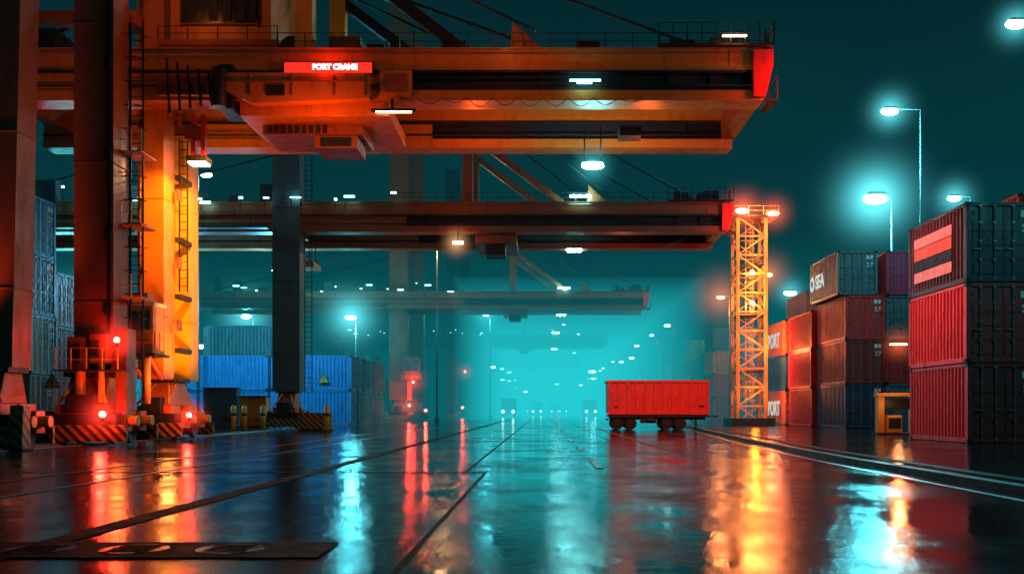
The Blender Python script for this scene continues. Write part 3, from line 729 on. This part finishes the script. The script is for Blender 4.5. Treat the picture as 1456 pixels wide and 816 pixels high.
point(lt, (15.8, 73, HT+0.4), ORG, 900, 0.2)
point(lt, (16.9, 72.2, 5.5), (1, 0.16, 0.04), 800, 0.2)  # added warm fill for the red container stack
mist_glow(lt, (15.0, 73.5, HT+0.4), 2.8, (1, 0.12, 0.04), 1.5); mist_glow(lt, (17.3, 73.5, HT+0.2), 2.4, (1, 0.12, 0.04), 1.1)

# ------------------------------------------------------------------ red trailer
tl = empty('cargo_trailer'); m = MB()
x0, x1, y0, y1, zb, zt = 3.78, 9.42, 55.6, 58.0, 0.90, 2.70
m.box(x0, x1, y0, y0+0.06, zb, zt, RED); m.box(x0, x1, y1-0.06, y1, zb, zt, RED)
m.box(x0, x0+0.06, y0+0.06, y1-0.06, zb, zt, RED); m.box(x1-0.06, x1, y0+0.06, y1-0.06, zb, zt, RED)
m.box(x0+0.06, x1-0.06, y0+0.06, y1-0.06, zb, zb+0.06, DARK)
m.box(x0-0.05, x1+0.05, y0-0.09, y0+0.03, zt-0.06, zt+0.08, RED); m.box(x0-0.05, x1+0.05, y1-0.03, y1+0.09, zt-0.06, zt+0.08, RED)
m.box(x0-0.09, x0+0.03, y0+0.031, y1-0.031, zt-0.05, zt+0.07, RED); m.box(x1-0.03, x1+0.09, y0+0.031, y1-0.031, zt-0.05, zt+0.07, RED)
m.box(x0-0.03, x1+0.03, y0-0.08, y0-0.002, zb-0.05, zb+0.12, RED)
n = 11
for i in range(n+1):
    x = x0+0.03+(x1-x0-0.1)*i/n; w_ = 0.05 if 0 < i < n else 0.09
    m.prism([(x-w_*0.6, y0-0.001), (x+w_*1.4, y0-0.001), (x+w_*1.1, y0-0.075), (x-w_*0.3, y0-0.075)], zb+0.12, zt-0.06, 'z', RED)
for (xx, zz) in ((4.1, 1.2), (8.9, 1.25)): m.box(xx, xx+0.3, y0-0.012, y0-0.001, zz, zz+0.12, DARK)
m.obj('body', tl, 0.008)
m = MB()
m.box(x0+0.05, x1-0.05, 55.62, 57.9, 0.70, 0.85, DARK)
for yy in (56.1, 57.4): m.box(x0+0.15, x1-0.1, yy-0.07, yy+0.07, 0.55, 0.70, DARK)
for xa in (4.3, 5.05, 7.1, 7.85):
    m.tube((xa, 55.75, 0.34), (xa, 57.9, 0.34), 0.06, DARK)
    for yy in (55.72, 57.62):
        m.tube((xa, yy, 0.34), (xa, yy+0.28, 0.34), 0.34, RUBBER, 28); m.tube((xa, yy-0.012, 0.34), (xa, yy-0.001, 0.34), 0.17, DARK, 16); m.tube((xa, yy-0.04, 0.34), (xa, yy-0.012, 0.34), 0.06, DARK, 10)
for xa in (4.68, 7.48):
    m.prism([(xa-0.7, 0.70), (xa+0.7, 0.70), (xa+0.35, 0.36), (xa-0.35, 0.36)], 55.95, 56.05, 'y', DARK)
    m.prism([(xa-0.95, 0.84), (xa+0.95, 0.84), (xa+0.85, 0.69), (xa-0.85, 0.69)], 55.60, 55.618, 'y', DARK)
m.box(5.6, 6.5, 55.7, 56.0, 0.36, 0.70, DARK); m.tube((5.9, 55.66, 0.54), (6.4, 55.66, 0.54), 0.12, DARK, 12)
m.box(8.7, 8.82, 55.9, 56.02, 0.1, 0.70, DARK); m.box(8.6, 8.92, 55.85, 56.1, 0.02, 0.1, DARK); m.beam((8.76, 55.96, 0.3), (8.3, 55.96, 0.7), 0.06, DARK)
m.box(9.42, 10.2, 56.7, 56.85, 0.70, 0.78, DARK); m.box(3.74, 3.79, 55.7, 57.9, 0.5, 0.63, HAZ)
m.obj('chassis_and_wheels', tl, 0.01)

# ------------------------------------------------------------------ small yard objects
def barrier(x0, x1, y, h, dep=0.5):
    r = empty('hazard_barrier'); m = MB()
    m.prism([(y-dep/2, 0.0), (y+dep/2, 0), (y+dep/3, h), (y-dep/3, h)], x0, x1, 'x', HAZ)
    m.box(x0-0.04, x1+0.04, y-dep/2-0.05, y+dep/2+0.05, 0.0, 0.1, CONC); m.obj('block', r, 0.02); return r
barrier(-13.05, -11.3, 53, 0.95); barrier(-13.95, -13.6, 26.0, 1.2)
def bollard(x, y, h=1.3):
    r = empty('yellow_bollard'); m = MB(); m.tube((x, y, 0), (x, y, h), 0.14, YELLOW, 14); m.tube((x, y, h), (x, y, h+0.06), 0.14, YELLOW, 14, r2=0.06)
    m.tube((x, y, h*0.6), (x, y, h*0.72), 0.144, DARK, 14); m.tube((x, y, 0), (x, y, 0.05), 0.24, DARK, 14); m.obj('post', r)
for (x, y) in ((-17.2, 55), (-16.6, 55), (-15.7, 55.5), (-10.9, 50)): bollard(x, y)
def cabinet(x, y, w, h, mat):
    r = empty('control_cabinet'); m = MB()
    m.box(x, x+w, y, y+0.8, 0.12, h, mat); m.box(x-0.05, x+w+0.05, y-0.05, y+0.85, 0.0, 0.118, CONC); m.box(x-0.06, x+w+0.06, y-0.1, y+0.86, h+0.001, h+0.07, DARK)
    n = max(1, int(w/0.8))
    for i in range(n):
        a = x+0.05+i*(w-0.1)/n; m.box(a+0.02, a+(w-0.1)/n-0.02, y-0.02, y-0.001, 0.25, h-0.1, mat); m.box(a+0.1, a+0.13, y-0.05, y-0.021, h*0.5, h*0.5+0.2, STEEL)
        for k in range(4): m.box(a+0.15, a+(w-0.1)/n-0.12, y-0.03, y-0.021, 0.4+k*0.07, 0.43+k*0.07, DARK)
    m.obj('housing', r, 0.01); return r
cabinet(-20.6, 60, 2.0, 2.4, TEALST); cabinet(-18.4, 60, 1.6, 1.9, ORANGE); cabinet(-17.9, 31, 1.0, 1.6, DARK); cabinet(-22.9, 58, 1.5, 2.6, TEALST)
r = empty('yellow_gate_machine'); m = MB()
m.box(15.0, 15.3, 43.9, 44.3, 0.081, 1.7, YELLOW); m.box(16.5, 16.8, 43.9, 44.3, 0.081, 1.7, YELLOW); m.box(15.301, 16.499, 43.95, 44.25, 1.15, 1.6, DARK)
m.box(15.35, 16.0, 43.7, 44.4, 0.1, 0.85, YELLOW); m.box(15.4, 15.95, 43.66, 43.698, 0.3, 0.75, DARK); m.box(14.95, 16.85, 43.85, 44.35, 1.701, 1.85, YELLOW)
m.box(14.9, 16.9, 43.6, 44.5, 0.0, 0.08, CONC); m.obj('frame', r, 0.015); point(r, (15.6, 43, 1.4), WARM, 20)
r = empty('floodlight_pole'); m = MB()
m.tube((16.35, 43.3, 0), (16.35, 43.3, 4.4), 0.07, STEEL, 10); m.box(15.4, 16.4, 43.25, 43.35, 4.15, 4.22, STEEL); m.box(15.3, 16.1, 43.2, 43.4, 4.0, 4.14, DARK)
m.box(15.35, 16.05, 43.22, 43.38, 3.95, 3.998, E_WARM); m.obj('pole', r); point(r, (15.7, 43.2, 3.7), (1, 0.18, 0.04), 280, 0.2)
mist_glow(r, (15.7, 43.3, 3.95), 1.3, (1, 0.15, 0.04), 0.7)

def truck(x, y, em):
    r = empty('truck'); m = MB()
    m.box(x-1.2, x+1.2, y, y+1.9, 0.5, 2.6, TEALST); m.prism([(y-0.25, 0.5), (y-0.001, 0.5), (y-0.001, 2.6), (y-0.12, 1.5)], x-1.15, x+1.15, 'x', TEALST)
    m.box(x-1.0, x+1.0, y-0.26, y-0.2, 1.4, 2.1, GLASS); m.box(x-1.22, x+1.22, y+2.2, y+9, 0.9, 3.2, TEALST)
    for s in (-1, 1):
        m.ball((x+s*0.85, y-0.4, 0.95), 0.24, em, 10)
        for yy in (y+0.8, y+6, y+7.3): m.tube((x+s*1.0-0.14, yy, 0.48), (x+s*1.0+0.14, yy, 0.48), 0.48, RUBBER, 14)
    m.obj('body', r)
truck(-5.6, 165, E_HEAD); truck(-1.0, 215, E_HEAD); truck(3.4, 245, E_TAIL); truck(-3.5, 300, E_HEAD); truck(9.5, 190, E_HEAD); truck(6.0, 275, E_HEAD)

def warehouse(x0, x1, y, h):
    r = empty('warehouse'); m = MB()
    m.box(x0, x1, y, y+30, 0, h, TEALST); m.prism([(x0, h+0.002), (x1, h+0.002), ((x0+x1)/2, h+3)], y, y+30, 'y', DARK)
    n = int((x1-x0)/7)
    for i in range(n):
        a = x0+3+i*7; m.box(a, a+4, y-0.06, y-0.001, 0, 4.5, DARK); m.box(a+1, a+2.6, y-0.1, y-0.05, 5.2, 5.7, E_TEAL_S)
    m.obj('hall', r)
warehouse(22, 70, 300, 10); warehouse(-90, -35, 260, 12); warehouse(-25, -12, 380, 8); warehouse(12, 24, 430, 7)

# ------------------------------------------------------------------ mist and glow volumes (homogeneous)
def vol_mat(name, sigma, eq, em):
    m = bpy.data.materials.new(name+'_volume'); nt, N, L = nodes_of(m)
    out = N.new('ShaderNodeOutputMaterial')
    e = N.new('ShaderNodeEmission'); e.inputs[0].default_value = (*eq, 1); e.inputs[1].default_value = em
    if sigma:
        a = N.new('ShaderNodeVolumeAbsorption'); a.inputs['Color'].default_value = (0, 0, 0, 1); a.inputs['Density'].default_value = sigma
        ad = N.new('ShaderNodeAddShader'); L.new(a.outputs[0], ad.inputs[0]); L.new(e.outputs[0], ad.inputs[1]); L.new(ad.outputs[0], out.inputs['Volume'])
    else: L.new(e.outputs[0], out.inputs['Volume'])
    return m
def mist_box(name, x0, x1, y0, y1, z0, z1, sigma, eq):
    b = MB(); b.box(x0, x1, y0, y1, z0, z1, vol_mat(name, sigma, eq, sigma)); return b.obj(name)
mist_box('low_mist', -300, 300, 70, 900, -0.2, 13.9, 0.019, (0.002, 0.120, 0.140))
mist_box('high_mist', -310, 310, 50, 910, 14.0, 70, 0.0055, (0.0015, 0.036, 0.043))
b = MB(); b.box(-9, 17, 100, 890, -0.3, 14.8, vol_mat('lane_glow', 0, (0.03, 0.88, 0.94), 0.0185)); b.obj('lane_glow')  # emission only: the glow down the lane, put in as a box

# ------------------------------------------------------------------ world
w = bpy.data.worlds.new('World'); S.world = w; w.use_nodes = True
nt = w.node_tree; N = nt.nodes; L = nt.links; N.clear()
out = N.new('ShaderNodeOutputWorld'); add = N.new('ShaderNodeAddShader'); L.new(add.outputs[0], out.inputs[0])
sky = N.new('ShaderNodeTexSky'); sky.sky_type = 'NISHITA'; sky.sun_disc = False; sky.sun_elevation = math.radians(-4); sky.sun_rotation = math.radians(200)
b1 = N.new('ShaderNodeBackground'); b1.inputs[1].default_value = 0.01; L.new(sky.outputs[0], b1.inputs[0])
tc = N.new('ShaderNodeTexCoord'); sp = N.new('ShaderNodeSeparateXYZ'); L.new(tc.outputs['Generated'], sp.inputs[0])
rp = N.new('ShaderNodeValToRGB'); e = rp.color_ramp.elements
e[0].position = 0.0; e[0].color = (0.003, 0.115, 0.13, 1); e[1].position = 1.0; e[1].color = (0.001, 0.003, 0.005, 1)
for (p, c) in ((0.12, (0.002, 0.085, 0.098, 1)), (0.24, (0.0015, 0.032, 0.039, 1)), (0.36, (0.001, 0.006, 0.009, 1))):
    q = rp.color_ramp.elements.new(p); q.color = c
cl = N.new('ShaderNodeTexNoise'); cl.inputs['Scale'].default_value = 3.0; cl.inputs['Detail'].default_value = 3; L.new(tc.outputs['Generated'], cl.inputs['Vector'])
ca = N.new('ShaderNodeMath'); ca.operation = 'MULTIPLY_ADD'; ca.inputs[1].default_value = 0.12; L.new(cl.outputs['Fac'], ca.inputs[0]); L.new(sp.outputs[2], ca.inputs[2])
cb = N.new('ShaderNodeMath'); cb.operation = 'SUBTRACT'; cb.inputs[1].default_value = 0.06; L.new(ca.outputs[0], cb.inputs[0])
L.new(cb.outputs[0], rp.inputs[0])
b2 = N.new('ShaderNodeBackground'); b2.inputs[1].default_value = 1.0; L.new(rp.outputs[0], b2.inputs[0])
L.new(b1.outputs[0], add.inputs[0]); L.new(b2.outputs[0], add.inputs[1])
sl = bpy.data.lights.new('weak_fill_sun', 'SUN'); sl.energy = 0.02; sl.angle = math.radians(2); sl.color = (0.3, 0.9, 1.0)  # weak teal sun lamp added as fill; no moon is known
so = bpy.data.objects.new('weak_fill_sun', sl); COL.objects.link(so); so.rotation_euler = (math.radians(50), 0, math.radians(-30))

# ------------------------------------------------------------------ camera
cam = bpy.data.cameras.new('camera'); co = bpy.data.objects.new('camera', cam); COL.objects.link(co)
co.location = (0, 0, 1.05); co.rotation_euler = (math.pi/2, 0, 0)
cam.sensor_width = 36; cam.lens = 36*1400/1456; cam.shift_x = -42/1456; cam.shift_y = 176/1456
cam.clip_start = 0.1; cam.clip_end = 4000
S.camera = co
